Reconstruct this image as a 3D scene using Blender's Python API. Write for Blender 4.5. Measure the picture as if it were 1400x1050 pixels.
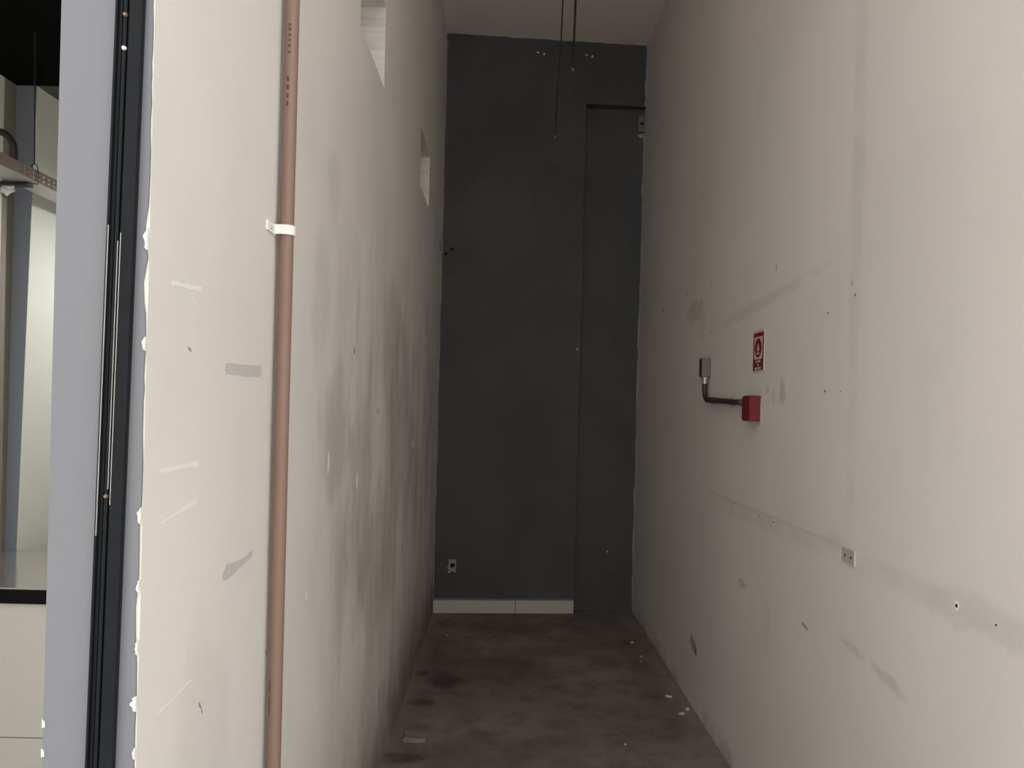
import bpy, bmesh, math, random
from mathutils import Vector, Matrix
random.seed(7)
for o in list(bpy.data.objects): bpy.data.objects.remove(o)
SC = bpy.context.scene
COL = SC.collection

# ------------------------------------------------------------------ camera
cd = bpy.data.cameras.new('camera'); cam = bpy.data.objects.new('camera', cd); COL.objects.link(cam)
cd.sensor_width = 36.0; cd.lens = 27.0
cd.shift_x = 13/1400; cd.shift_y = 30/1400
cd.clip_start = 0.02
cam.matrix_world = Matrix.Translation((0, 0, 1.5)) @ Matrix.Rotation(math.radians(90), 4, 'X') @ Matrix.Rotation(math.radians(1.45), 4, 'Z')
SC.camera = cam
# ------------------------------------------------------------------ world: even overcast daylight coming in from the open shop front
w = bpy.data.worlds.new('world'); SC.world = w; w.use_nodes = True
bg = w.node_tree.nodes['Background']
bg.inputs['Color'].default_value = (1.0, 0.985, 0.968, 1); bg.inputs['Strength'].default_value = 1.0
SC.view_settings.view_transform = 'Standard'; SC.view_settings.look = 'None'
SC.view_settings.gamma = 1.0; SC.view_settings.use_curve_mapping = False
SC.view_settings.exposure = 0.94

# ------------------------------------------------------------------ main measures (metres)
XL, XR = -0.465, 1.0            # faces of the two long walls
ZC = 4.17                       # ceiling
YF = 1.0                        # shop front line (end of the partition)
TH = 0.12                       # partition thickness
def yb(x): return 5.52 + (x + 0.465)*0.078      # back wall, slightly out of square
YN = 5.695                      # back of the shallow recess
NX, NZ = 0.556, 3.72            # recess: left edge, top

# ------------------------------------------------------------------ helpers
def link(o, parent=None):
    COL.objects.link(o)
    if parent: o.parent = parent
    return o
def mesh(name, verts, faces, mat, parent=None, smooth=False, mi=None):
    me = bpy.data.meshes.new(name); me.from_pydata([tuple(v) for v in verts], [], faces); me.update()
    for m in (mat if isinstance(mat, (list, tuple)) else [mat]): me.materials.append(m)
    if mi:
        for p, i in zip(me.polygons, mi): p.material_index = i
    bm = bmesh.new(); bm.from_mesh(me); bmesh.ops.remove_doubles(bm, verts=bm.verts, dist=1e-6)
    bmesh.ops.recalc_face_normals(bm, faces=bm.faces); bm.to_mesh(me); bm.free()
    if smooth:
        for p in me.polygons: p.use_smooth = True
    return link(bpy.data.objects.new(name, me), parent)
class MB:
    def __init__(s): s.v = []; s.f = []
    def add(s, vs, fs):
        n = len(s.v); s.v += [tuple(v) for v in vs]; s.f += [tuple(i+n for i in f) for f in fs]; return s
    def box(s, x0, x1, y0, y1, z0, z1):
        return s.add([(x, y, z) for x in (x0, x1) for y in (y0, y1) for z in (z0, z1)],
                     [(0,1,3,2),(4,6,7,5),(0,4,5,1),(2,3,7,6),(0,2,6,4),(1,5,7,3)])
    def prism(s, pts, d):                      # polygon pts (3d) extruded by vector d
        n = len(pts); d = Vector(d)
        return s.add([Vector(p) for p in pts] + [Vector(p)+d for p in pts],
                     [tuple(range(n)), tuple(range(2*n-1, n-1, -1))] + [(i, (i+1) % n, (i+1) % n + n, i+n) for i in range(n)])
    def tube(s, path, r, n=12, cap=True):
        path = [Vector(p) for p in path]; rs = r if isinstance(r, (list, tuple)) else [r]*len(path)
        vs = []; up = None
        for i, p in enumerate(path):
            t = (path[min(i+1, len(path)-1)] - path[max(i-1, 0)]).normalized()
            if up is None:
                a = Vector((0, 0, 1)) if abs(t.z) < .9 else Vector((1, 0, 0)); up = (a - t*a.dot(t)).normalized()
            else: up = (up - t*up.dot(t)).normalized()
            b = t.cross(up)
            vs += [p + (up*math.cos(2*math.pi*k/n) + b*math.sin(2*math.pi*k/n))*rs[i] for k in range(n)]
        fs = [(i*n+k, i*n+(k+1) % n, (i+1)*n+(k+1) % n, (i+1)*n+k) for i in range(len(path)-1) for k in range(n)]
        if cap: fs += [tuple(range(n-1, -1, -1)), tuple(range((len(path)-1)*n, len(path)*n))]
        return s.add(vs, fs)
    def build(s, name, mat, parent=None, smooth=False, bevel=0):
        o = mesh(name, s.v, s.f, mat, parent, smooth)
        if bevel:
            m = o.modifiers.new('bevel', 'BEVEL'); m.width = bevel; m.segments = 2; m.limit_method = 'ANGLE'
        if smooth:
            m = o.modifiers.new('split', 'EDGE_SPLIT'); m.split_angle = math.radians(40)
        return o
def empty(name, loc=(0, 0, 0)):
    o = bpy.data.objects.new(name, None); o.empty_display_size = .05; o.location = loc; return link(o)
def at_root(root):                              # children were modelled in world coordinates
    for c in root.children: c.location = c.location - root.location
def tag(o, label, cat, group=None):
    o['label'] = label; o['category'] = cat
    if group: o['group'] = group
    return o
def struct(o, label, cat):
    o['kind'] = 'structure'; o['label'] = label; o['category'] = cat; return o

# ------------------------------------------------------------------ materials
def lin(c): return tuple(((v/255)/12.92 if v/255 <= .04045 else ((v/255+.055)/1.055)**2.4) for v in c)
class NT:
    def __init__(s, name):
        s.m = bpy.data.materials.new(name); s.m.use_nodes = True; s.t = s.m.node_tree
        s.b = s.t.nodes['Principled BSDF']; s.co = s.t.nodes.new('ShaderNodeTexCoord')
    def n(s, typ, **kw):
        nd = s.t.nodes.new(typ)
        for k, v in kw.items(): setattr(nd, k, v)
        return nd
    def l(s, a, b): s.t.links.new(a, b)
    def put(s, sock, v):
        if hasattr(v, 'is_linked') or hasattr(v, 'links'): s.l(v, sock)
        else: sock.default_value = v
    def math(s, op, a, b=0.0, clamp=False):
        nd = s.n('ShaderNodeMath', operation=op, use_clamp=clamp); s.put(nd.inputs[0], a); s.put(nd.inputs[1], b); return nd.outputs[0]
    def xyz(s):
        nd = s.n('ShaderNodeSeparateXYZ'); s.l(s.co.outputs['Object'], nd.inputs[0]); return nd.outputs
    def noise(s, scale, detail=4, rough=.55, stretch=(1, 1, 1), seed=0.0):
        mp = s.n('ShaderNodeMapping'); s.l(s.co.outputs['Object'], mp.inputs[0])
        mp.inputs['Scale'].default_value = stretch; mp.inputs['Location'].default_value = (seed, seed*.7, seed*1.3)
        nd = s.n('ShaderNodeTexNoise'); s.l(mp.outputs[0], nd.inputs['Vector'])
        nd.inputs['Scale'].default_value = scale; nd.inputs['Detail'].default_value = detail; nd.inputs['Roughness'].default_value = rough
        return nd.outputs['Fac']
    def ramp(s, fac, a, b):                      # smooth 0..1 between a and b
        nd = s.n('ShaderNodeMapRange', interpolation_type='SMOOTHSTEP'); s.put(nd.inputs['Value'], fac)
        nd.inputs['From Min'].default_value = a; nd.inputs['From Max'].default_value = b; return nd.outputs['Result']
    def mix(s, fac, a, b, mode='MIX'):
        nd = s.n('ShaderNodeMix', data_type='RGBA', blend_type=mode); s.put(nd.inputs['Factor'], fac)
        for i, v in ((6, a), (7, b)):
            if isinstance(v, tuple): nd.inputs[i].default_value = (*v[:3], 1)
            else: s.l(v, nd.inputs[i])
        return nd.outputs[2]
    def blob(s, u, v, u0, v0, a, b, slope=0.0, warp=None, wamt=.35):   # soft stain with its own shape; 1 inside
        du = s.math('SUBTRACT', u, u0)
        dv = s.math('SUBTRACT', s.math('SUBTRACT', v, v0), s.math('MULTIPLY', du, slope)) if slope else s.math('SUBTRACT', v, v0)
        q = s.math('ADD', s.math('POWER', s.math('ABSOLUTE', s.math('DIVIDE', du, a)), 2), s.math('POWER', s.math('ABSOLUTE', s.math('DIVIDE', dv, b)), 2))
        if warp is not None: q = s.math('ADD', q, s.math('MULTIPLY', s.math('SUBTRACT', warp, .5), wamt*4))
        return s.ramp(q, 1.15, .1)
    def bump(s, h, strength, dist=.01):
        nd = s.n('ShaderNodeBump'); s.l(h, nd.inputs['Height']); nd.inputs['Strength'].default_value = strength; nd.inputs['Distance'].default_value = dist
        s.l(nd.outputs[0], s.b.inputs['Normal'])
    def done(s, col, rough=.8, metal=0.0, spec=None):
        if isinstance(col, tuple): s.b.inputs['Base Color'].default_value = (*col[:3], 1)
        else: s.l(col, s.b.inputs['Base Color'])
        s.put(s.b.inputs['Roughness'], rough); s.b.inputs['Metallic'].default_value = metal
        if spec is not None: s.b.inputs['Specular IOR Level'].default_value = spec
        return s.m
def simple(name, rgb, rough=.6, metal=0.0, var=.12, scale=30, bump=0.0, spec=None):
    t = NT(name); c = lin(rgb); n = t.noise(scale, 4)
    col = t.mix(n, tuple(v*(1-var) for v in c), tuple(min(1, v*(1+var)) for v in c))
    if bump: t.bump(t.noise(scale*4, 3), bump, .004)
    return t.done(col, rough, metal, spec)

WALL = lin((227, 223, 217)); WDIRT = lin((160, 155, 147)); WGREY = lin((165, 163, 158))
def wall_left_mat():
    t = NT('left_wall_paint'); x, y, z = t.xyz()
    big = t.noise(1.6, 3, .5); streak = t.noise(3.0, 5, .6, (1, 1.2, .35), 3.1); fine = t.noise(60, 3, .5)
    col = t.mix(t.ramp(big, .3, .75), WALL, tuple(v*.92 for v in WALL))
    # rubbed, greyish vertical streaks at shoulder height along the passage
    zone = t.math('MULTIPLY', t.ramp(y, 1.6, 2.6), t.math('MULTIPLY', t.ramp(z, .2, .9), t.ramp(z, 2.5, 1.5)))
    col = t.mix(t.math('MULTIPLY', t.math('MULTIPLY', t.ramp(streak, .40, .70), zone), .62), col, WDIRT)
    wp = t.noise(5.5, 5, .65, (1, 1, .6), seed=9)
    for (u0, v0, a, b, k) in [(2.15, 1.42, .22, .22, .28), (2.55, 1.15, .3, .4, .25), (3.2, 1.75, .35, .3, .25), (3.0, .9, .5, .35, .25),
                              (1.95, 1.78, .12, .2, .14), (1.22, .95, .14, .22, .10), (3.6, 1.35, .5, .5, .22), (2.05, 2.08, .10, .10, .12)]:
        col = t.mix(t.math('MULTIPLY', t.blob(y, z, u0, v0, a, b, 0, wp, .7), k*1.45), col, WDIRT)
    low = t.math('MULTIPLY', t.ramp(z, .75, .0), t.ramp(t.noise(3, 5, .6, (1, 1, .5), 5), .2, .65))
    col = t.mix(t.math('MULTIPLY', low, .7), col, lin((112, 103, 95)))
    foot = t.math('MULTIPLY', t.ramp(z, .40, .0), t.math('MULTIPLY', t.ramp(y, 2.2, 3.4), t.ramp(t.noise(4, 5, .6, (1, 1, .8), 8), .15, .55)))
    col = t.mix(t.math('MULTIPLY', foot, .75), col, lin((112, 102, 95)))
    # reddish splash beside the far corner
    col = t.mix(t.math('MULTIPLY', t.blob(y, z, 5.42, 2.62, .12, .05, 0, wp), .5), col, lin((120, 90, 84)))
    t.bump(t.math('ADD', fine, t.math('MULTIPLY', streak, 1.5)), .12, .004)
    return t.done(col, .75, 0, .3)
def wall_right_mat():
    t = NT('right_wall_paint'); x, y, z = t.xyz()
    big = t.noise(1.2, 3, .5, seed=2); fine = t.noise(60, 3, .5); wp = t.noise(6, 4, .6, seed=4); wv = t.noise(1.8, 3, .5, (1, 1, .4), 11); wf = t.noise(16, 6, .7, (1, .6, 1), 13)
    col = t.mix(t.ramp(big, .3, .75), WALL, tuple(v*.93 for v in WALL))
    # worn band left by a removed rail
    band = t.math('MULTIPLY', t.math('MULTIPLY', t.ramp(z, 1.045, 1.075), t.ramp(z, 1.125, 1.105)), t.math('MULTIPLY', t.ramp(y, 3.75, 3.3), t.ramp(t.math('ADD', t.math('MULTIPLY', wv, .6), t.math('MULTIPLY', wf, .4)), .35, .6)))
    col = t.mix(t.math('MULTIPLY', band, .26), col, WDIRT)
    line = t.math('MULTIPLY', t.blob(y, z, 3.0, 1.116, 1.0, .010, 0, wp, .5), .13)
    col = t.mix(line, col, lin((120, 112, 106)))
    # plastered panel joint
    seam = t.math('MULTIPLY', t.blob(y, z, 2.195, 2.6, .05, 1.4, 0, wv, .6), t.math('MULTIPLY', t.ramp(wp, .2, .7), .16))
    col = t.mix(seam, col, lin((128, 122, 116)))
    for (u0, v0, a, b, sl, k) in [(4.05, 2.02, .20, .07, -.1, .35), (3.1, 1.92, .75, .03, -.06, .20), (2.745, 1.575, .035, .055, 0, .40), (2.90, 1.585, .018, .02, 0, .35),
                                  (2.84, 1.56, .02, .03, 0, .2), (3.16, .797, .06, .022, 0, .40), (2.16, .846, .10, .018, .12, .25), (1.97, .825, .11, .024, .15, .32),
                                  (1.6, 1.085, .28, .05, 0, .16), (3.9, 1.97, .1, .12, 0, .15), (2.3, 1.12, .1, .03, 0, .15), (2.85, .70, .05, .12, 0, .1)]:
        col = t.mix(t.math('MULTIPLY', t.blob(y, z, u0, v0, a, b, sl, wf, .9), k), col, WDIRT)
    low = t.math('MULTIPLY', t.ramp(z, .12, .0), t.ramp(t.noise(5, 5, .6, (1, 1, .6), 7), .35, .7))
    col = t.mix(t.math('MULTIPLY', low, .5), col, lin((130, 120, 112)))
    t.bump(fine, .10, .004)
    return t.done(col, .75, 0, .3)
def back_mat():
    t = NT('charcoal_paint'); n = t.noise(1.5, 4, .55); f = t.noise(40, 3)
    c = lin((83, 82, 83))
    col = t.mix(t.ramp(n, .3, .7), tuple(v*.88 for v in c), tuple(v*1.1 for v in c))
    t.bump(f, .08, .003); return t.done(col, .7, 0, .3)
def floor_mat():
    t = NT('bare_concrete'); x, y, z = t.xyz()
    n1 = t.noise(1.3, 6, .62); n2 = t.noise(7, 6, .65, seed=3); n3 = t.noise(90, 3, .6); wp = t.noise(7, 5, .65, seed=6)
    col = t.mix(t.ramp(n1, .3, .7), lin((106, 96, 89)), lin((140, 129, 121)))
    col = t.mix(t.math('MULTIPLY', t.ramp(n2, .42, .7), .55), col, lin((84, 76, 71)))
    col = t.mix(t.math('MULTIPLY', t.ramp(n2, .40, .22), .35), col, lin((164, 153, 144)))
    for (u0, v0, a, b, k) in [(-.28, 4.17, .12, .12, .75), (-.41, 4.28, .05, .06, .6), (-.38, 3.86, .10, .06, .65), (-.40, 3.25, .12, .07, .7), (.1, 4.5, .3, .2, .25), (.85, 4.2, .12, .6, .3), (.0, 5.2, .4, .2, .25)]:
        col = t.mix(t.math('MULTIPLY', t.blob(x, y, u0, v0, a, b, 0, wp, .5), k), col, lin((60, 53, 49)))
    # pale plaster dust along the foot of the walls
    dust = t.math('MULTIPLY', t.ramp(x, .84, .99), t.ramp(n2, .35, .62))
    col = t.mix(t.math('MULTIPLY', dust, .35), col, lin((176, 168, 160)))
    dl = t.math('MULTIPLY', t.ramp(x, -.36, -.47), t.ramp(n2, .3, .6))
    col = t.mix(t.math('MULTIPLY', dl, .45), col, lin((160, 150, 142)))
    t.bump(t.math('ADD', n3, t.math('MULTIPLY', n2, 2.0)), .25, .006)
    return t.done(col, .8, 0, .35)
def brick_reveal_mat():
    t = NT('raw_reveal'); x, y, z = t.xyz(); n = t.noise(3, 3, .5, (1, 1, 14))
    col = t.mix(t.ramp(n, .35, .7), lin((228, 225, 219)), lin((204, 200, 194)))
    return t.done(col, .85)

M = dict(plate=simple('grey_insert', (178, 171, 164), .7, var=.1, scale=40), lump=simple('pinkish_mortar', (132, 116, 112), .9, var=.25, scale=30, bump=.3),
    pave=simple('bounce_pavement', (212, 207, 200), .85, var=.1, scale=5), faint=simple('faint_mark', (160, 155, 147), .85, var=.1),
    left=wall_left_mat(), right=wall_right_mat(), back=back_mat(), floor=floor_mat(), reveal=brick_reveal_mat(),
    ceil=simple('ceiling_paint', (240, 230, 225), .85, var=.05, scale=2),
    plaster=simple('raw_plaster', (238, 234, 222), .9, var=.08, scale=25, bump=.2),
    grey=simple('blue_grey_paint', (121, 123, 129), .55, var=.04, scale=3),
    rail=simple('black_painted_steel', (27, 30, 33), .5, .0, var=.3, scale=20, spec=.12),
    railin=simple('dull_black_steel', (16, 17, 18), .6, var=.3, scale=25),
    bright=simple('steel_highlight', (176, 176, 172), .45, .3, var=.3, scale=60),
    pipe=simple('brown_pvc', (137, 111, 97), .42, var=.06, scale=8),
    print=simple('dark_print', (92, 58, 44), .6), white=simple('white_plastic', (244, 243, 238), .45, var=.03),
    red=simple('red_enamel', (114, 20, 24), .6, var=.2, scale=25), signw=simple('sign_white', (206, 188, 176), .5, var=.05),
    signr=simple('sign_red', (122, 32, 27), .5, var=.08), boxgrey=simple('grey_cast_metal', (112, 108, 104), .5, .1, var=.1),
    cond=simple('black_conduit', (50, 44, 40), .45, var=.35, scale=40), metal=simple('bare_metal', (180, 178, 172), .35, .7, var=.2, scale=40),
    hole=simple('deep_hole', (22, 18, 16), .9), tape=simple('tape_residue', (198, 194, 188), .8, var=.1, scale=60),
    scuff=simple('pale_scuff', (236, 233, 227), .8, var=.06, scale=80), cable=simple('black_cable', (26, 25, 26), .5),
    tile=simple('off_white_tile', (196, 188, 180), .3, var=.05, scale=6), mortar=simple('old_mortar', (120, 112, 104), .9, var=.2, scale=40),
    putty=simple('outlet_grey', (152, 152, 145), .6, var=.1), duct=simple('dull_box', (110, 114, 108), .6, var=.15),
    dark=simple('black_ceiling_paint', (14, 15, 15), .95, spec=.05), stone=simple('polished_black_stone', (12, 9, 13), .15, var=.5, scale=60, spec=.15),
    steel=simple('brushed_steel_top', (222, 217, 214), .14, .85, var=.04, scale=10), panel=simple('cream_tile', (203, 200, 192), .35, var=.03, scale=4),
    nwall=simple('neighbour_white', (216, 214, 206), .6, var=.03, scale=3), ngrey=simple('neighbour_blue_grey', (122, 128, 138), .6, var=.05, scale=3),
    taupe=simple('taupe_shading', (132, 122, 112), .6, var=.08), nceil=simple('dark_grey_ceiling', (84, 82, 82), .9),
    tray=simple('brown_primed_steel', (112, 92, 84), .5, .1, var=.15), trayb=simple('galvanised_steel', (176, 172, 168), .4, .4, var=.1),
    film=simple('torn_plastic_film', (206, 210, 208), .3, var=.2), chip=simple('plaster_chip', (196, 187, 180), .9, var=.1), rust=simple('copper_brown', (150, 112, 94), .45, .3))

# ------------------------------------------------------------------ the shell
m = MB(); m.box(-6, 6, .9, 7.2, -.12, 0)
struct(m.build('floor', M['floor']), 'bare stained concrete floor between the two long walls', 'floor')
m = MB(); m.box(-12, 12, -14, .9, -.12, 0)
struct(m.build('floor_outside', M['pave']), 'concrete pavement outside the shop fronts, made pale to bounce light indoors', 'pavement')  # unseen ground, coloured pale to bounce daylight up to the ceiling
m = MB(); m.box(XL-TH, XR+.15, YF, 6.0, ZC, ZC+.15)
struct(m.build('ceiling', M['ceil']), 'high pale ceiling above the charcoal end wall', 'ceiling')

# left partition with two pocket openings near the top
OPEN = [(2.357, 2.825), (4.05, 4.525)]; OZ0, OZ1 = 2.658, 2.956
ys = [YF] + [v for o in OPEN for v in o] + [5.85]; zs = [0, OZ0, OZ1, ZC]
V, F, MI = [], [], []
def quad(a, b, c, d, mi=0):
    n = len(V); V.extend([a, b, c, d]); F.append((n, n+1, n+2, n+3)); MI.append(mi)
for i in range(len(ys)-1):
    for j in range(3):
        y0, y1, z0, z1 = ys[i], ys[i+1], zs[j], zs[j+1]
        if j == 1 and i in (1, 3):
            xb = XL-TH+.012
            quad((XL,y0,z0),(xb,y0,z0),(xb,y0,z1),(XL,y0,z1), 1); quad((XL,y1,z0),(xb,y1,z0),(xb,y1,z1),(XL,y1,z1), 1)
            quad((XL,y0,z0),(XL,y1,z0),(xb,y1,z0),(xb,y0,z0), 1); quad((XL,y0,z1),(XL,y1,z1),(xb,y1,z1),(xb,y0,z1), 1)
            quad((xb,y0,z0),(xb,y1,z0),(xb,y1,z1),(xb,y0,z1), 1)
        else: quad((XL,y0,z0),(XL,y1,z0),(XL,y1,z1),(XL,y0,z1))
        quad((XL-TH,y0,z0),(XL-TH,y1,z0),(XL-TH,y1,z1),(XL-TH,y0,z1), 2)
for j in range(3):
    for yy in (ys[0], ys[-1]): quad((XL,yy,zs[j]),(XL-TH,yy,zs[j]),(XL-TH,yy,zs[j+1]),(XL,yy,zs[j+1]), 3)
for i in range(len(ys)-1):
    for zz in (0, ZC): quad((XL,ys[i],zz),(XL,ys[i+1],zz),(XL-TH,ys[i+1],zz),(XL-TH,ys[i],zz), 3)
wl = struct(mesh('wall_left', V, F, [M['left'], M['reveal'], M['nwall'], M['plaster']], None, False, MI), 'off-white plastered partition wall with two small openings and a brown pipe', 'wall')
m = MB(); m.box(XR, XR+.15, .9, 6.0, 0, ZC)
wr = struct(m.build('wall_right', M['right']), 'off-white wall carrying the fire sign and red box', 'wall')

# charcoal end wall with a full-height shallow recess at its right side
V, F = [], []
def bq(*p):
    n = len(V); V.extend(p); F.append(tuple(range(n, n+len(p))))
xl, xr = XL-.02, XR+.02
bq((xl,yb(xl),0),(NX,yb(NX),0),(NX,yb(NX),NZ),(xl,yb(xl),NZ))
bq((xl,yb(xl),NZ),(NX,yb(NX),NZ),(NX,yb(NX),ZC),(xl,yb(xl),ZC))
bq((NX,yb(NX),NZ),(xr,yb(xr),NZ),(xr,yb(xr),ZC),(NX,yb(NX),ZC))
bq((NX,yb(NX),0),(NX,YN,0),(NX,YN,NZ),(NX,yb(NX),NZ))
bq((NX,yb(NX),NZ),(xr,yb(xr),NZ),(xr,YN,NZ),(NX,YN,NZ))
bq((NX,YN,0),(xr,YN,0),(xr,YN,NZ),(NX,YN,NZ))
bq((xl,5.95,0),(xr,5.95,0),(xr,5.95,ZC),(xl,5.95,ZC))
wb = struct(mesh('wall_back', V, F, M['back']), 'tall charcoal-painted end wall with a shallow full-height recess', 'wall')

# ragged pale lines where the charcoal paint meets the side walls and the ceiling
def ragged(name, pts, wdir, wmin, wmax, mat, parent, push):
    vs, fs = [], []
    for i, p in enumerate(pts):
        wd = random.uniform(wmin, wmax); vs += [Vector(p)+Vector(push), Vector(p)+Vector(push)+Vector(wdir)*wd]
        if i: fs.append((2*i-2, 2*i-1, 2*i+1, 2*i))
    return mesh(name, vs, fs, mat, parent)
ragged('paint_edge', [(XL, yb(XL)-.002, .1+i*.06) for i in range(68)], (1, 0, 0), .002, .008, M['faint'], wb, (0, 0, 0))
ragged('paint_edge', [(XR, yb(XR)-.002, NZ+i*.03) for i in range(16)], (-1, 0, 0), .005, .016, M['faint'], wb, (0, 0, 0))
ragged('paint_edge', [(XR, YN-.002, .05+i*.06) for i in range(61)], (-1, 0, 0), .003, .012, M['faint'], wb, (0, 0, 0))
ragged('paint_edge', [(XL+i*.0586, yb(XL+i*.0586)-.002, ZC) for i in range(26)], (0, 0, -1), .001, .008, M['faint'], wb, (0, 0, 0))

# grey-painted end of the partition with a chipped edge
pts = []
z = 0.0
while z < ZC:
    wgt = .0055 if random.random() < .2 else .0018
    pts.append((XL - .0004 - random.uniform(0, wgt), YF-.004, z)); z += random.uniform(.012, .045)
pts.append((XL-.003, YF-.004, ZC))
vs = []; fs = []
for i, p in enumerate(pts):
    vs += [p, (XL-TH, YF-.004, p[2]), (p[0], YF, p[2]), (XL-TH, YF, p[2])]
    if i:
        a = 4*(i-1); b = 4*i; fs += [(a, b, b+1, a+1), (a, a+2, b+2, b), (a+1, b+1, b+3, a+3)]
tr = struct(mesh('trim_1', vs, fs, M['grey']), 'blue-grey painted end of the partition with chipped plaster edge', 'trim')
for (zz, hh, ww) in [(1.69, .030, .006), (1.335, .022, .005), (1.245, .018, .004), (1.165, .02, .004), (1.092, .020, .008), (1.03, .016, .004), (1.56, .018, .004)]:
    q = [(XL, YF-.002, zz)]
    for k in range(1, 7): q.append((XL - ww*random.uniform(.35, 1.0)*math.sin(math.pi*k/7)**.6, YF-.002, zz+hh*(k+random.uniform(-.3, .3))/7))
    q.append((XL, YF-.002, zz+hh))
    MB().prism(q, (0, -.0045, 0)).build('plaster_flake', M['plaster'], tr)
for zz in (1.068, 1.030):
    MB().prism([(XL-TH-.001, YF-.0045, zz), (XL-TH+.003, YF-.0045, zz+.001), (XL-TH+.0025, YF-.0045, zz+.008), (XL-TH-.001, YF-.0045, zz+.011)], (0, -.001, 0)).build('plaster_flake', M['plaster'], tr)

# skirting tiles along the foot of the end wall
bb = struct(empty('baseboard_back', (.05, 5.55, 0)), 'two off-white skirting tiles under the charcoal wall', 'baseboard')
def along(x0, x1, z0, z1, t):
    return MB().prism([(x0, yb(x0)-.001, z0), (x1, yb(x1)-.001, z0), (x1, yb(x1)-.001, z1), (x0, yb(x0)-.001, z1)], (0, -t, 0))
along(XL+.004, .128, .002, .094, .011).build('skirting_tile', M['tile'], bb, bevel=.0015)
along(.131, .553, .002, .096, .011).build('skirting_tile', M['tile'], bb, bevel=.0015)
along(XL+.004, .553, .095, .108, .006).build('mortar_bed', M['mortar'], bb)
at_root(bb)

# ------------------------------------------------------------------ neighbouring shop on the far side of the partition
XA, XBt, XBb, YS, ZN = -1.89, -1.812, -1.846, 2.94, 2.68
def xb_at(z): return XBb + (XBt-XBb)*(z-.9)/(ZN-.9)
V, F, MI = [], [], []
quad((XA,YF,0),(XA,YS-.07,0),(XA,YS-.07,ZN),(XA,YF,ZN), 0)
quad((XA,YS-.07,0),(XA,YS,0),(XA,YS,ZN),(XA,YS-.07,ZN), 2)  # band by the step coloured taupe to stand for the shading there
quad((XA-.2,YF,0),(XA,YF,0),(XA,YF,ZN),(XA-.2,YF,ZN), 1)
quad((XA-.2,YF,0),(XA-.2,YS,0),(XA-.2,YS,ZN),(XA-.2,YF,ZN), 0)
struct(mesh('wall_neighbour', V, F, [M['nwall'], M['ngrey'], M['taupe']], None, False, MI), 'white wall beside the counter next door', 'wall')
V, F, MI = [], [], []
quad((XA-.2,YS,0),(xb_at(0),YS,0),(xb_at(ZN),YS,ZN),(XA-.2,YS,ZN), 1)
quad((xb_at(0),YS,0),(xb_at(0),6.0,0),(xb_at(ZN),6.0,ZN),(xb_at(ZN),YS,ZN), 0)
quad((XA-.2,YS,0),(XA-.2,6.0,0),(XA-.2,6.0,ZN),(XA-.2,YS,ZN), 0)
struct(mesh('wall_neighbour_step', V, F, [M['nwall'], M['ngrey']], None, False, MI), 'lit white wall with a blue-grey step behind the counter next door', 'wall')
m = MB(); m.box(XA-.2, XL-TH, 6.0, 6.1, 0, ZN)
struct(m.build('wall_neighbour_end', M['nwall']), 'far white end wall of the shop next door', 'wall')
m = MB(); m.box(XA-.2, XL-TH, YF, YS, ZN, ZN+.3)
struct(m.build('ceiling', M['dark']), 'black ceiling over the counter next door', 'ceiling')
m = MB(); m.box(XA-.2, XL-TH, YS, 6.1, ZN+.001, ZN+.3)
struct(m.build('ceiling', M['nceil']), 'dark grey ceiling behind the black one next door', 'ceiling')

ct = tag(empty('counter', (-1.23, 2.65, 0)), 'cream tiled counter with a black stone edge left of the partition', 'counter')
CX0, CX1, CY = XA+.001, XL-TH-.001, 2.365
MB().box(CX0, CX1, CY, YS-.001, .852, .896).build('stone_slab', M['stone'], ct, bevel=.003)
MB().box(CX0, CX1, CY+.006, YS-.001, .8961, .9).build('worktop', M['steel'], ct)
MB().box(CX0+.002, CX1-.002, CY+.03, YS-.01, 0, .85).build('body', M['mortar'], ct)
x = CX0+.004
while x < CX1-.02:
    x1 = min(x+.60, CX1-.004)
    MB().box(x, x1, CY+.018, CY+.029, .434, .849).build('front_tile', M['panel'], ct, bevel=.001)
    MB().box(x, x1, CY+.018, CY+.029, .016, .431).build('front_tile', M['panel'], ct, bevel=.001)
    x = x1+.003
at_root(ct)

# cable tray above the counter
TX0, TX1, TZ0, TZ1, TY0, TY1 = -1.638, -1.55, 2.196, 2.236, 1.6, 4.6
tr_ = tag(empty('cable_tray', (-1.594, 2.5, TZ0)), 'perforated brown steel cable tray hanging above the counter next door', 'cable tray')
MB().box(TX0, TX1, TY0, TY1, TZ0, TZ0+.0015).build('tray_floor', M['trayb'], tr_)
def perforated(x):
    V, F = [], []
    nz = [TZ0+.0015, TZ0+.009, TZ0+.016, TZ0+.024, TZ0+.031, TZ1]
    yy = [TY0]; y = 2.44; hol = []
    while y < 3.4:
        hol.append((y, y+.013)); yy += [y, y+.013]; y += .0295
    yy.append(TY1)
    hs = {round(a, 4) for a, b in hol}
    for i in range(len(yy)-1):
        for j in range(5):
            if round(yy[i], 4) in hs and j in (1, 3): continue
            n = len(V); V += [(x, yy[i], nz[j]), (x, yy[i+1], nz[j]), (x, yy[i+1], nz[j+1]), (x, yy[i], nz[j+1])]; F.append((n, n+1, n+2, n+3))
    o = mesh('tray_side', V, F, M['tray'], tr_)
    so = o.modifiers.new('thick', 'SOLIDIFY'); so.thickness = .0015; so.offset = 0
perforated(TX0); perforated(TX1)
at_root(tr_)
hg = tag(empty('hanger_rod', (-1.545, 2.5, 2.19)), 'thin steel rod with wire hook holding up the cable tray', 'rod')
MB().tube([(-1.552, 2.5, ZN), (-1.548, 2.5, 2.5), (-1.543, 2.5, 2.248)], .0022, 8).build('rod', M['cable'], hg, True)
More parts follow.
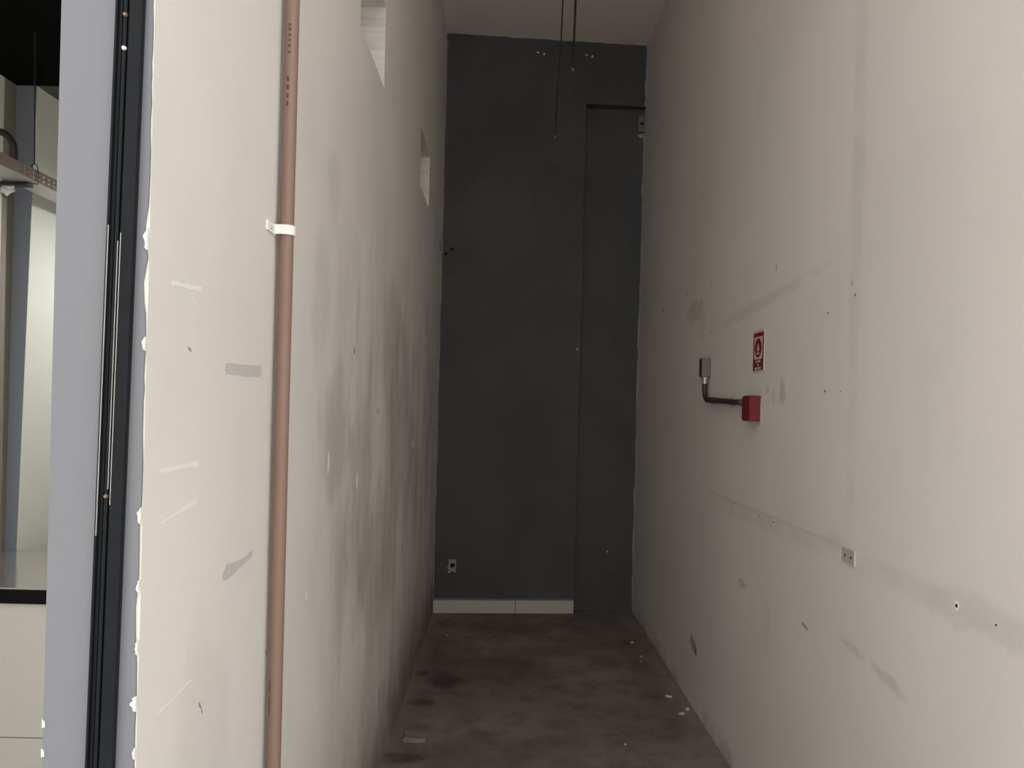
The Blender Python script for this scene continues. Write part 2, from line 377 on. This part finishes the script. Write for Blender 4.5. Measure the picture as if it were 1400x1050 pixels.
MB().tube([(-1.543, 2.5, 2.25), (-1.553, 2.5, 2.243), (-1.5535, 2.5, 2.238), (-1.5535, 2.5, 2.24)], .0018, 6).build('hook', M['cable'], hg, True)
MB().tube([(-1.543, 2.5, 2.25), (-1.535, 2.5, 2.245), (-1.547, 2.53, 2.225), (-1.547, 2.53, 2.192), (-1.60, 2.52, 2.192), (-1.641, 2.51, 2.192), (-1.641, 2.5, 2.24)], .0018, 6).build('wire_loop', M['cable'], hg, True)
at_root(hg)
ck = tag(empty('conduit_bend', (-1.6, 2.45, 2.2)), 'black flexible conduit bending down into the cable tray', 'conduit')
p = [(XA+.001, 2.45, 2.334), (-1.75, 2.45, 2.336), (-1.64, 2.45, 2.336)]
p += [(-1.64+.062*math.sin(a), 2.45, 2.274+.062*math.cos(a)) for a in [i*math.pi/16 for i in range(1, 9)]] + [(-1.578, 2.45, 2.22)]
MB().tube(p, .011, 12).build('tube', M['cond'], ck, True)
MB().tube([(-1.578, 2.45, 2.222), (-1.578, 2.45, 2.199)], .015, 12).build('connector', M['rust'], ck, True)
at_root(ck)
bk = tag(empty('tray_bracket', (-1.72, 2.53, 2.16)), 'black wall bracket under the cable tray', 'bracket')
MB().box(XA+.001, -1.575, 2.515, 2.55, 2.184, 2.195).build('arm', M['railin'], bk, bevel=.002)
MB().box(XA+.0005, XA+.008, 2.51, 2.555, 2.10, 2.2).build('wall_plate', M['railin'], bk, bevel=.001)
at_root(bk)
vs = []; fs = []
for i in range(5):
    for j in range(5): vs.append((-1.665+.010*i+random.uniform(-.005, .005), 2.525+.006*random.random(), 2.183-.0085*j*(1-.5*abs(i-2)/2)+random.uniform(-.003, .003)))
for i in range(4):
    for j in range(4): fs.append((i*5+j, i*5+j+1, (i+1)*5+j+1, (i+1)*5+j))
fo = mesh('plastic_scrap', vs, fs, M['film']); so = fo.modifiers.new('thick', 'SOLIDIFY'); so.thickness = .0008
tag(fo, 'crumpled scrap of clear plastic hanging under the black bracket', 'plastic scrap')
# unseen pendant lighting the neighbouring counter; cone shade added to darken the upper wall
LX, LY, LZ = -1.05, 3.40, 2.13
pb = tag(empty('pendant_lamp', (LX, LY, ZN)), 'pendant lamp with an added light-blocking cone shade behind the partition', 'lamp')
MB().tube([(LX, LY, ZN), (LX, LY, LZ+.08)], .003, 8).build('cord', M['cable'], pb, True)
MB().tube([(LX, LY, LZ+.085), (LX, LY, LZ+.04)], [.016, .018], 14).build('socket', M['cond'], pb, True)
sh = MB().tube([(LX, LY, LZ+.09), (LX, LY, LZ+.05), (LX, LY, LZ+.005)], [.018, .06, .11], 28, False).build('shade', M['railin'], pb, True)
so = sh.modifiers.new('thick', 'SOLIDIFY'); so.thickness = .002
gl = NT('bulb_glass'); gl.b.inputs['Emission Color'].default_value = (.97, 1, .95, 1); gl.b.inputs['Emission Strength'].default_value = 300; gl.done((.9, .9, .9), .3)
MB().tube([(LX, LY, LZ+.042-.008*i) for i in range(12)], [.014, .015, .018, .023, .027, .029, .030, .029, .027, .022, .015, .004], 14).build('bulb', gl.m, pb, True)
at_root(pb)

# ------------------------------------------------------------------ roller shutter guide on the partition end
def rx(z): return -.511 + (z-1.015)*.015
rl = tag(empty('shutter_guide', (rx(0), YF, 0)), 'black steel roller shutter guide rail on the grey partition end', 'guide rail')
def rail_strip(u0, u1, d0, d1, name, mat, z0=0.0, z1=2.9, parent=rl, bev=.0008):
    u0, u1 = .0212-(.0205-u0)*.87, .0212-(.0205-u1)*.87
    vs = [(rx(z)+u, YF-.004-d, z) for z in (z0, z1) for (u, d) in ((u0, d0), (u1, d0), (u1, d1), (u0, d1))]
    o = mesh(name, vs, [(0,1,2,3),(7,6,5,4),(0,4,5,1),(1,5,6,2),(2,6,7,3),(3,7,4,0)], mat, parent)
    b = o.modifiers.new('bevel', 'BEVEL'); b.width = bev; b.segments = 2
    return o
rail_strip(-.0205, .0205, 0, .003, 'back_plate', M['railin'])
rail_strip(-.0205, -.0170, .003, .009, 'outer_lip', M['rail'])
rail_strip(-.0128, -.0108, .003, .006, 'rib', M['rail'])
rail_strip(-.0085, -.0030, .003, .008, 'centre_rib', M['rail'])
rail_strip(.0015, .0205, .003, .010, 'side_channel', M['rail'])
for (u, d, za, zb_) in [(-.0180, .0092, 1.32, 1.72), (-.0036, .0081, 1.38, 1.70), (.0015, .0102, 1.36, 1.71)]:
    rail_strip(u, u+.0011, d-.0015, d+.0004, 'edge_highlight', M['bright'], za, zb_, rl, .0003)  # thin bright strips stand in for highlights along the rail edges
for (z, mt, du) in [(1.991, 'rust', -.0055), (1.948, 'white', -.0055), (1.371, 'rust', -.0055)]:
    du = .0212-(.0205-du)*.87
    MB().tube([(rx(z)+du, YF-.011, z), (rx(z)+du, YF-.0145, z)], [.0032, .0020], 10).build('screw', M[mt], rl, True)
at_root(rl)

# ------------------------------------------------------------------ left wall things
pp = tag(empty('water_pipe', (XL+.021, 1.553, 0)), 'brown plastic water pipe running up the left partition wall', 'pipe')
PX, PY, PR = XL+.021, 1.553, .0140
MB().tube([(PX, PY, 0), (PX, PY-.004, 1.5), (PX, PY, ZC)], PR, 28).build('tube', M['pipe'], pp, True)
def pmark(z, h, wd, ang, mt='print'):
    # small printed mark wrapped on the tube, ang measured from the camera-facing side
    vs, fs = [], []
    for i in range(5):
        a = math.radians(ang) + (i-2)/2*wd/PR/2
        for zz in (z-h/2, z+h/2): vs.append((PX+math.sin(a)*(PR+.0004), PY-.003-math.cos(a)*(PR+.0004), zz))
        if i: fs.append((2*i-2, 2*i-1, 2*i+1, 2*i))
    return mesh('printed_mark', vs, fs, M[mt], pp)
for z, h, wd in [(2.143, .0095, .0045), (2.127, .0095, .0045), (2.110, .0090, .0045), (2.094, .0095, .0040)]: pmark(z, h, wd, -6)
for z, h in [(2.252, .005), (2.243, .0055), (2.231, .004), (2.221, .004), (2.210, .005), (2.197, .004)]: pmark(z, h, .005, 0)
for z, h in [(.926, .024), (.898, .018), (.878, .012)]: pmark(z, h, .0022, -34)
at_root(pp)
cp = tag(empty('pipe_clamp', (XL, 1.53, 1.832)), 'white plastic clamp holding the brown pipe to the wall', 'clamp')
a0 = []
for i in range(15):
    a = math.radians(-100+i*200/14); a0.append((math.cos(a), math.sin(a)))
V, F = [], []
for k, (cx, cy) in enumerate(a0):
    for r in (PR+.0005, PR+.0035):
        for z in (1.832, 1.851): V.append((PX+cx*r, PY-.004+cy*r, z))
    if k:
        a, b = 4*(k-1), 4*k; F += [(a,a+1,b+1,b), (a+2,b+2,b+3,a+3), (a,b,b+2,a+2), (a+1,a+3,b+3,b+1)]
F += [(0,2,3,1), (56,57,59,58)]
mesh('saddle', V, F, M['white'], cp)
MB().box(XL, PX-.002, PY-.0225, PY-.0175, 1.832, 1.851).build('near_leg', M['white'], cp, bevel=.0008)
MB().box(XL, XL+.004, PY-.072, PY-.018, 1.829, 1.848).build('tab', M['white'], cp, bevel=.001)
MB().box(XL, XL+.004, PY+.012, PY+.034, 1.832, 1.851).build('tab', M['white'], cp, bevel=.001)
MB().tube([(XL+.004, PY-.05, 1.838), (XL+.0065, PY-.05, 1.838)], [.004, .003], 10).build('screw', M['metal'], cp, True)
at_root(cp)

def decal(name, pts, mat, parent, X, thick=.0006):     # flat film or scuff lying on a side wall, points (y, z)
    sgn = 1 if X < 0 else -1
    return MB().prism([(X, y, z) for y, z in pts], (sgn*thick, 0, 0)).build(name, mat, parent)
def rough_strip(y0, z0, y1, z1, w0, w1, n=9):
    up, dn = [], []
    for i in range(n+1):
        t = i/n; y = y0+(y1-y0)*t; z = z0+(z1-z0)*t; h = (w0+(w1-w0)*t)/2
        up.append((y, z+h*random.uniform(.55, 1.1))); dn.append((y, z-h*random.uniform(.55, 1.1)))
    return up + dn[::-1]
tp = tag(decal('tape_residue', [(1.284, 1.560), (1.36, 1.562), (1.474, 1.565), (1.478, 1.556), (1.474, 1.544), (1.40, 1.541), (1.33, 1.543), (1.286, 1.541), (1.282, 1.55)], M['tape'], None, XL), 'level strip of grey tape residue beside the brown pipe', 'tape mark')
tp = tag(decal('tape_residue', [(1.449, 1.216), (1.446, 1.205), (1.42, 1.201), (1.37, 1.196), (1.318, 1.190), (1.296, 1.194), (1.293, 1.203), (1.312, 1.217), (1.36, 1.212), (1.40, 1.211)], M['tape'], None, XL), 'slanting torn grey tape residue low beside the brown pipe', 'tape mark')
for a in [(1.07, 1.660, 1.175, 1.667, .007, .008), (1.05, 1.399, 1.18, 1.400, .006, .010), (1.056, 1.327, 1.175, 1.342, .003, .008), (1.061, 1.0635, 1.175, 1.070, .003, .004),
          (1.145, 1.650, 1.160, 1.638, .004, .002), (1.862, 1.03, 1.873, 1.03, .022, .022), (1.866, .995, 1.872, .995, .008, .008), (1.704, .717, 1.712, .717, .012, .012),
          (2.06, 1.335, 2.08, 1.335, .07, .04), (2.475, 1.245, 2.50, 1.245, .07, .04), (4.0, 1.28, 4.09, 1.30, .03, .05), (4.01, 2.99, 4.035, 2.99, .05, .07)]:
    decal('paint_scuff', rough_strip(*a, n=6), M['scuff'], wl, XL, .0004)
for a in [(1.205, 1.020, 1.216, 1.012, .010, .006), (1.216, 1.008, 1.222, 1.0, .008, .008), (1.545, .997, 1.556, .985, .004, .014), (3.06, .317, 3.09, .317, .10, .12), (1.13, 1.575, 1.142, 1.57, .004, .006),
          (2.38, 1.66, 2.40, 1.66, .02, .02), (2.85, 1.47, 2.87, 1.47, .02, .02)]:
    decal('scratch_mark', rough_strip(*a, n=4), M['faint'], wl, XL, .0004)

# ------------------------------------------------------------------ right wall things
sg = tag(empty('fire_sign', (XR, 3.013, 1.66)), 'red and white fire safety sign above the red box', 'sign')
SY0, SY1, SZ0, SZ1, SX = 2.947, 3.078, 1.657, 1.823, XR
MB().box(SX-.002, SX, SY0, SY1, SZ0, SZ1).build('plate', M['signw'], sg)
def flat(name, y0, y1, z0, z1, mat, d): return MB().box(SX-.002-d, SX-.002-d+.0005, y0, y1, z0, z1).build(name, mat, sg)
flat('red_field', SY0+.006, SY1-.006, SZ0+.008, SZ1-.010, M['signr'], .0004)
flat('white_panel', SY0+.019, SY1-.019, SZ0+.052, SZ1-.026, M['signw'], .0008)
cy, cz = (SY0+SY1)/2, (SZ0+.052+SZ1-.026)/2
MB().prism([(SX-.0033, cy+.040*math.cos(a*math.pi/16), cz+.038*math.sin(a*math.pi/16)) for a in range(32)], (.0004, 0, 0)).build('red_disc', M['signr'], sg)
fl = [(0, .018), (.006, .008), (.010, -.002), (.009, -.011), (0, -.016), (-.009, -.011), (-.010, -.002), (-.006, .008)]
MB().prism([(SX-.0037, cy+a, cz+b) for a, b in fl], (.0004, 0, 0)).build('flame_symbol', M['signw'], sg)
MB().prism([(SX-.0037, cy+.018*math.cos(a*math.pi/8+math.pi), cz-.019+.007*math.sin(a*math.pi/8+math.pi)) for a in range(9)], (.0004, 0, 0)).build('base_symbol', M['tape'], sg)
def lettering(txt, z, size):
    cu = bpy.data.curves.new('t', 'FONT'); cu.body = txt; cu.size = size; cu.align_x = 'CENTER'; cu.extrude = .0002
    tmp = bpy.data.objects.new('t', cu); COL.objects.link(tmp)
    bpy.context.view_layer.update()
    me = bpy.data.meshes.new_from_object(tmp.evaluated_get(bpy.context.evaluated_depsgraph_get()))
    bpy.data.objects.remove(tmp)
    me.transform(Matrix.Translation((SX-.0028, cy, z)) @ Matrix(((0, 0, -1, 0), (-1, 0, 0, 0), (0, 1, 0, 0), (0, 0, 0, 1))))
    me.materials.clear(); me.materials.append(M['signw'])
    link(bpy.data.objects.new('lettering', me), sg)
lettering('ALARME', SZ0+.0375, .0155); lettering('DE', SZ0+.0245, .0125); lettering('INCÊNDIO', SZ0+.0105, .0150)
at_root(sg)

rb = tag(empty('alarm_box', (XR, 3.025, 1.465)), 'broken red alarm box at the end of the black conduit', 'alarm box')
BY0, BY1, BZ0, BZ1, BX = 2.975, 3.076, 1.465, 1.565, .957
MB().box(BX+.004, XR, BY0+.003, BY1, BZ0, BZ1).build('body', M['red'], rb, bevel=.003)
MB().box(BX, BX+.005, BY0+.004, BY1-.004, BZ0+.006, BZ1-.006).build('front_cover', M['red'], rb, bevel=.002)
# torn side plate towards the room, its wall edge chipped
q = [(BX+.003, BZ0+.003), (XR-.001, BZ0), (XR-.003, BZ0+.022), (XR+.0, BZ0+.036), (XR-.007, BZ0+.050), (XR-.003, BZ0+.054), (XR, BZ1-.004), (XR-.002, BZ1), (BX+.003, BZ1)]
MB().prism([(x, BY0, z) for x, z in q], (0, .003, 0)).build('side_plate', M['red'], rb)
at_root(rb)
decal('paint_scuff', [(2.968, 1.45), (2.975, 1.50), (2.969, 1.52), (2.964, 1.505), (2.962, 1.46)], M['scuff'], wr, XR)
cb = tag(empty('conduit_box', (XR, 3.727, 1.66)), 'small grey metal conduit box above the bend of the black conduit', 'conduit box')
MB().box(.957, XR, 3.702, 3.752, 1.664, 1.757).build('body', M['boxgrey'], cb, bevel=.004)
MB().box(.9545, .957, 3.706, 3.748, 1.669, 1.752).build('cover', M['cond'], cb, bevel=.001)
MB().tube([(.978, 3.724, 1.664), (.978, 3.724, 1.655), (.978, 3.724, 1.654), (.978, 3.724, 1.632)], [.018, .018, .0145, .0145], 14).build('threaded_neck', M['metal'], cb, True)
at_root(cb)
cn = tag(empty('wall_conduit', (.978, 3.4, 1.55)), 'black bent conduit joining the grey box to the red box', 'conduit')
p = [(.978, 3.724, 1.634), (.978, 3.724, 1.610)] + [(.978, 3.724-.06*(1-math.cos(a)), 1.610-.058*math.sin(a)) for a in [i*math.pi/16 for i in range(1, 9)]]
p += [(.978, 3.5, 1.549), (.978, 3.3, 1.543), (.978, 3.10, 1.538)]
MB().tube(p, .0125, 14).build('tube', M['cond'], cn, True)
MB().tube([(.978, 3.135, 1.5385), (.978, 3.077, 1.537)], .0160, 14).build('coupling', M['boxgrey'], cn, True)
MB().tube([(.978, 3.60, 1.5515), (.978, 3.55, 1.550)], .0150, 14).build('sleeve', M['cond'], cn, True)
MB().box(.988, XR, 3.30, 3.312, 1.52, 1.565).build('strap', M['metal'], cn)
at_root(cn)
ol = tag(empty('outlet_plate', (XR, 2.19, 1.076)), 'wall-coloured cover plate with two small holes on the right wall', 'outlet plate')
MB().box(XR-.005, XR, 2.148, 2.231, 1.074, 1.120).build('plate', M['tape'], ol, bevel=.002)
MB().box(XR-.0056, XR-.004, 2.153, 2.226, 1.079, 1.116).build('insert', M['plate'], ol)  # coloured greyer than the rim so the plate edge looks lit
for y in (2.206, 2.169): MB().tube([(XR-.0052, y, 1.096), (XR-.0062, y, 1.096)], .0042, 12).build('socket_hole', M['hole'], ol)
at_root(ol)
def disc(y, z, r, mat, name, d=.0005, squash=1.0):
    MB().prism([(XR-d, y+r*math.cos(a*math.pi/6), z+r*squash*math.sin(a*math.pi/6)) for a in range(12)], (d, 0, 0)).build(name, M[mat], wr)
for y, z, r, ring in [(2.801, 1.101, .006, .011), (2.960, 1.099, .004, 0), (1.673, 1.090, .0055, .009), (1.539, 1.086, .003, 0), (2.197, 1.843, .0055, 0), (2.377, 1.813, .004, 0),
                      (2.384, 1.571, .006, 0), (2.276, 1.569, .003, 0), (3.742, 2.128, .006, 0), (4.216, 2.14, .008, 0), (4.847, 2.13, .012, 0), (3.952, 2.598, .006, 0)]:
    if ring: disc(y, z, ring, 'scuff', 'torn_paint', .0004, 1.25)
    disc(y, z, r*.8, 'hole' if r < .0055 or ring else 'mortar', 'drill_hole', .0008)
decal('scratch_mark', rough_strip(2.214, 1.872, 2.222, 1.888, .012, .010, 4), M['faint'], wr, XR)
decal('scratch_mark', rough_strip(2.838, 2.039, 2.846, 2.039, .03, .025, 3), M['faint'], wr, XR)
decal('wall_slot', [(3.838, .270), (3.832, .312), (3.88, .336), (3.955, .350), (3.960, .300), (3.90, .282)], M['faint'], wr, XR, .0008)
decal('wall_slot', [(3.838, .274), (3.836, .308), (3.862, .318), (3.862, .284)], M['mortar'], wr, XR, .0012)
decal('wall_slot', [(2.470, .800), (2.472, .810), (2.512, .820), (2.522, .815), (2.515, .807)], M['faint'], wr, XR, .0008)

# ------------------------------------------------------------------ end wall things
bo = tag(empty('wall_outlet', (-.333, 5.53, .29)), 'pale open outlet frame without cover above the skirting tiles', 'outlet')
y0 = yb(-.333)
m = MB()
for (x0, x1, z0, z1) in [(-.360, -.347, .305, .386), (-.315, -.305, .292, .386), (-.347, -.315, .360, .386), (-.347, -.315, .300, .330)]: m.box(x0, x1, y0-.008, y0, z0, z1)
m.build('frame', M['putty'], bo, bevel=.001)
MB().box(-.347, -.315, y0-.003, y0-.0005, .330, .360).build('cavity', M['hole'], bo)
MB().box(-.367, -.350, y0-.006, y0, .318, .338).build('broken_lug', M['putty'], bo)
MB().tube([(-.353, y0-.006, .296), (-.353, y0, .296)], .006, 8).build('screw', M['white'], bo)
at_root(bo)
def spot(x, z, r, mat, name, sq=1.0, y=None):
    yy = (yb(x) if y is None else y)
    MB().prism([(x+r*math.cos(a*math.pi/4), yy-.0045, z+r*sq*math.sin(a*math.pi/4)) for a in range(8)], (0, .0043, 0)).build(name, M[mat], wb)
for x, z, r, s in [(.194, 4.069, .009, .6), (.237, 4.060, .007, 1.3), (.548, 4.072, .009, .6), (.591, 4.064, .007, 1.3), (.534, 1.926, .006, 1)]: spot(x, z, r, 'scuff', 'wall_plug', s)
spot(.805, .44, .006, 'scuff', 'wall_plug', 1, YN)
spot(-.393, 2.616, .013, 'hole', 'drill_hole', 1.1); spot(-.435, 2.583, .012, 'hole', 'drill_hole', 1.0)
jb = tag(empty('junction_box', (.975, 5.68, 3.54)), 'small open junction box in the top corner of the recess', 'junction box')
m = MB(); m.box(.950, .998, YN-.035, YN-.001, 3.545, 3.660).build('body', M['duct'], jb, bevel=.003)
MB().tube([(.975, YN-.0345, 3.606), (.975, YN-.037, 3.606)], .012, 10).build('knockout', M['hole'], jb)
MB().prism([(.945, YN-.002, 3.535), (.998, YN-.002, 3.540), (.998, YN-.002, 3.515), (.975, YN-.002, 3.508), (.955, YN-.002, 3.515)], (0, -.012, 0)).build('plaster_patch', M['faint'], jb)
at_root(jb)

# ------------------------------------------------------------------ cables hanging from the ceiling
def cable(pts, r, label):
    c = tag(empty('hanging_cable', pts[0]), label, 'cable', 'cables hanging before the end wall')
    MB().tube(pts, r, 8).build('cord', M['cable'], c, True)
    e = Vector(pts[-1]); MB().tube([e, e-Vector((0, 0, .014))], [r*.8, r*.5], 8).build('bare_end', M['faint'], c, True)
    at_root(c)
cable([(.280, 4.2, ZC), (.274, 4.2, 3.73), (.270, 4.2, 3.5), (.257, 4.2, 3.25), (.251, 4.2, 2.985)], .0042, 'longer thin black cable hanging from the ceiling before the charcoal wall')
cable([(.350, 4.2, ZC), (.344, 4.2, 3.73), (.341, 4.2, 3.53), (.338, 4.2, 3.355)], .0062, 'shorter thicker black cable hanging from the ceiling before the charcoal wall')

# ------------------------------------------------------------------ plaster crumbs on the floor
def crumb(x, y, a, b, h, rot, label, mat='chip', name='plaster_chip', group='plaster crumbs on the floor'):
    n = 7; pts = []
    for i in range(n):
        t = 2*math.pi*i/n; r = random.uniform(.75, 1.1)
        u, v = a*r*math.cos(t), b*r*math.sin(t)
        pts.append((x+u*math.cos(rot)-v*math.sin(rot), y+u*math.sin(rot)+v*math.cos(rot)))
    vs = [(*p, 0) for p in pts] + [(x+(p[0]-x)*.7, y+(p[1]-y)*.7, h*random.uniform(.7, 1)) for p in pts]
    fs = [tuple(range(n-1, -1, -1)), tuple(range(n, 2*n))] + [(i, (i+1) % n, (i+1) % n+n, i+n) for i in range(n)]
    tag(mesh(name, vs, fs, M[mat]), label, 'debris', group)
crumb(.869, 4.931, .012, .010, .010, 0, 'white plaster crumb on the floor nearest the recess')
crumb(.881, 4.659, .009, .008, .008, 0, 'farther of two white crumbs lying close together by the right wall')
crumb(.860, 4.564, .009, .008, .008, 0, 'nearer of two white crumbs lying close together by the right wall')
crumb(.908, 4.02, .022, .010, .010, -.6, 'long white plaster sliver on the floor beside the right wall')
crumb(.925, 3.80, .020, .016, .006, .4, 'flat dull plaster flake at the foot of the right wall', 'tape')
crumb(.968, 3.86, .022, .012, .006, 1.2, 'dull plaster flake touching the foot of the right wall', 'tape')
crumb(-.324, 4.99, .008, .007, .007, 0, 'tiny white crumb on the floor before the longer skirting tile')
crumb(.588, 3.434, .008, .006, .005, 0, 'single pale crumb in the open middle of the floor')
pts = [(-.405, 3.405), (-.35, 3.395), (-.302, 3.41), (-.296, 3.455), (-.305, 3.50), (-.36, 3.51), (-.41, 3.495)]
vs = [(x, y, 0) for x, y in pts] + [(-.355+(x+.355)*.88, 3.45+(y-3.45)*.85, random.uniform(.010, .018)) for x, y in pts] + [(-.36, 3.45, .013)]
fs = [tuple(range(6, -1, -1))] + [(i, (i+1) % 7, (i+1) % 7+7, i+7) for i in range(7)] + [(7+i, 7+(i+1) % 7, 14) for i in range(7)]
tag(mesh('mortar_lump', vs, fs, M['lump']), 'flat pinkish mortar slab on the floor against the left wall', 'debris')
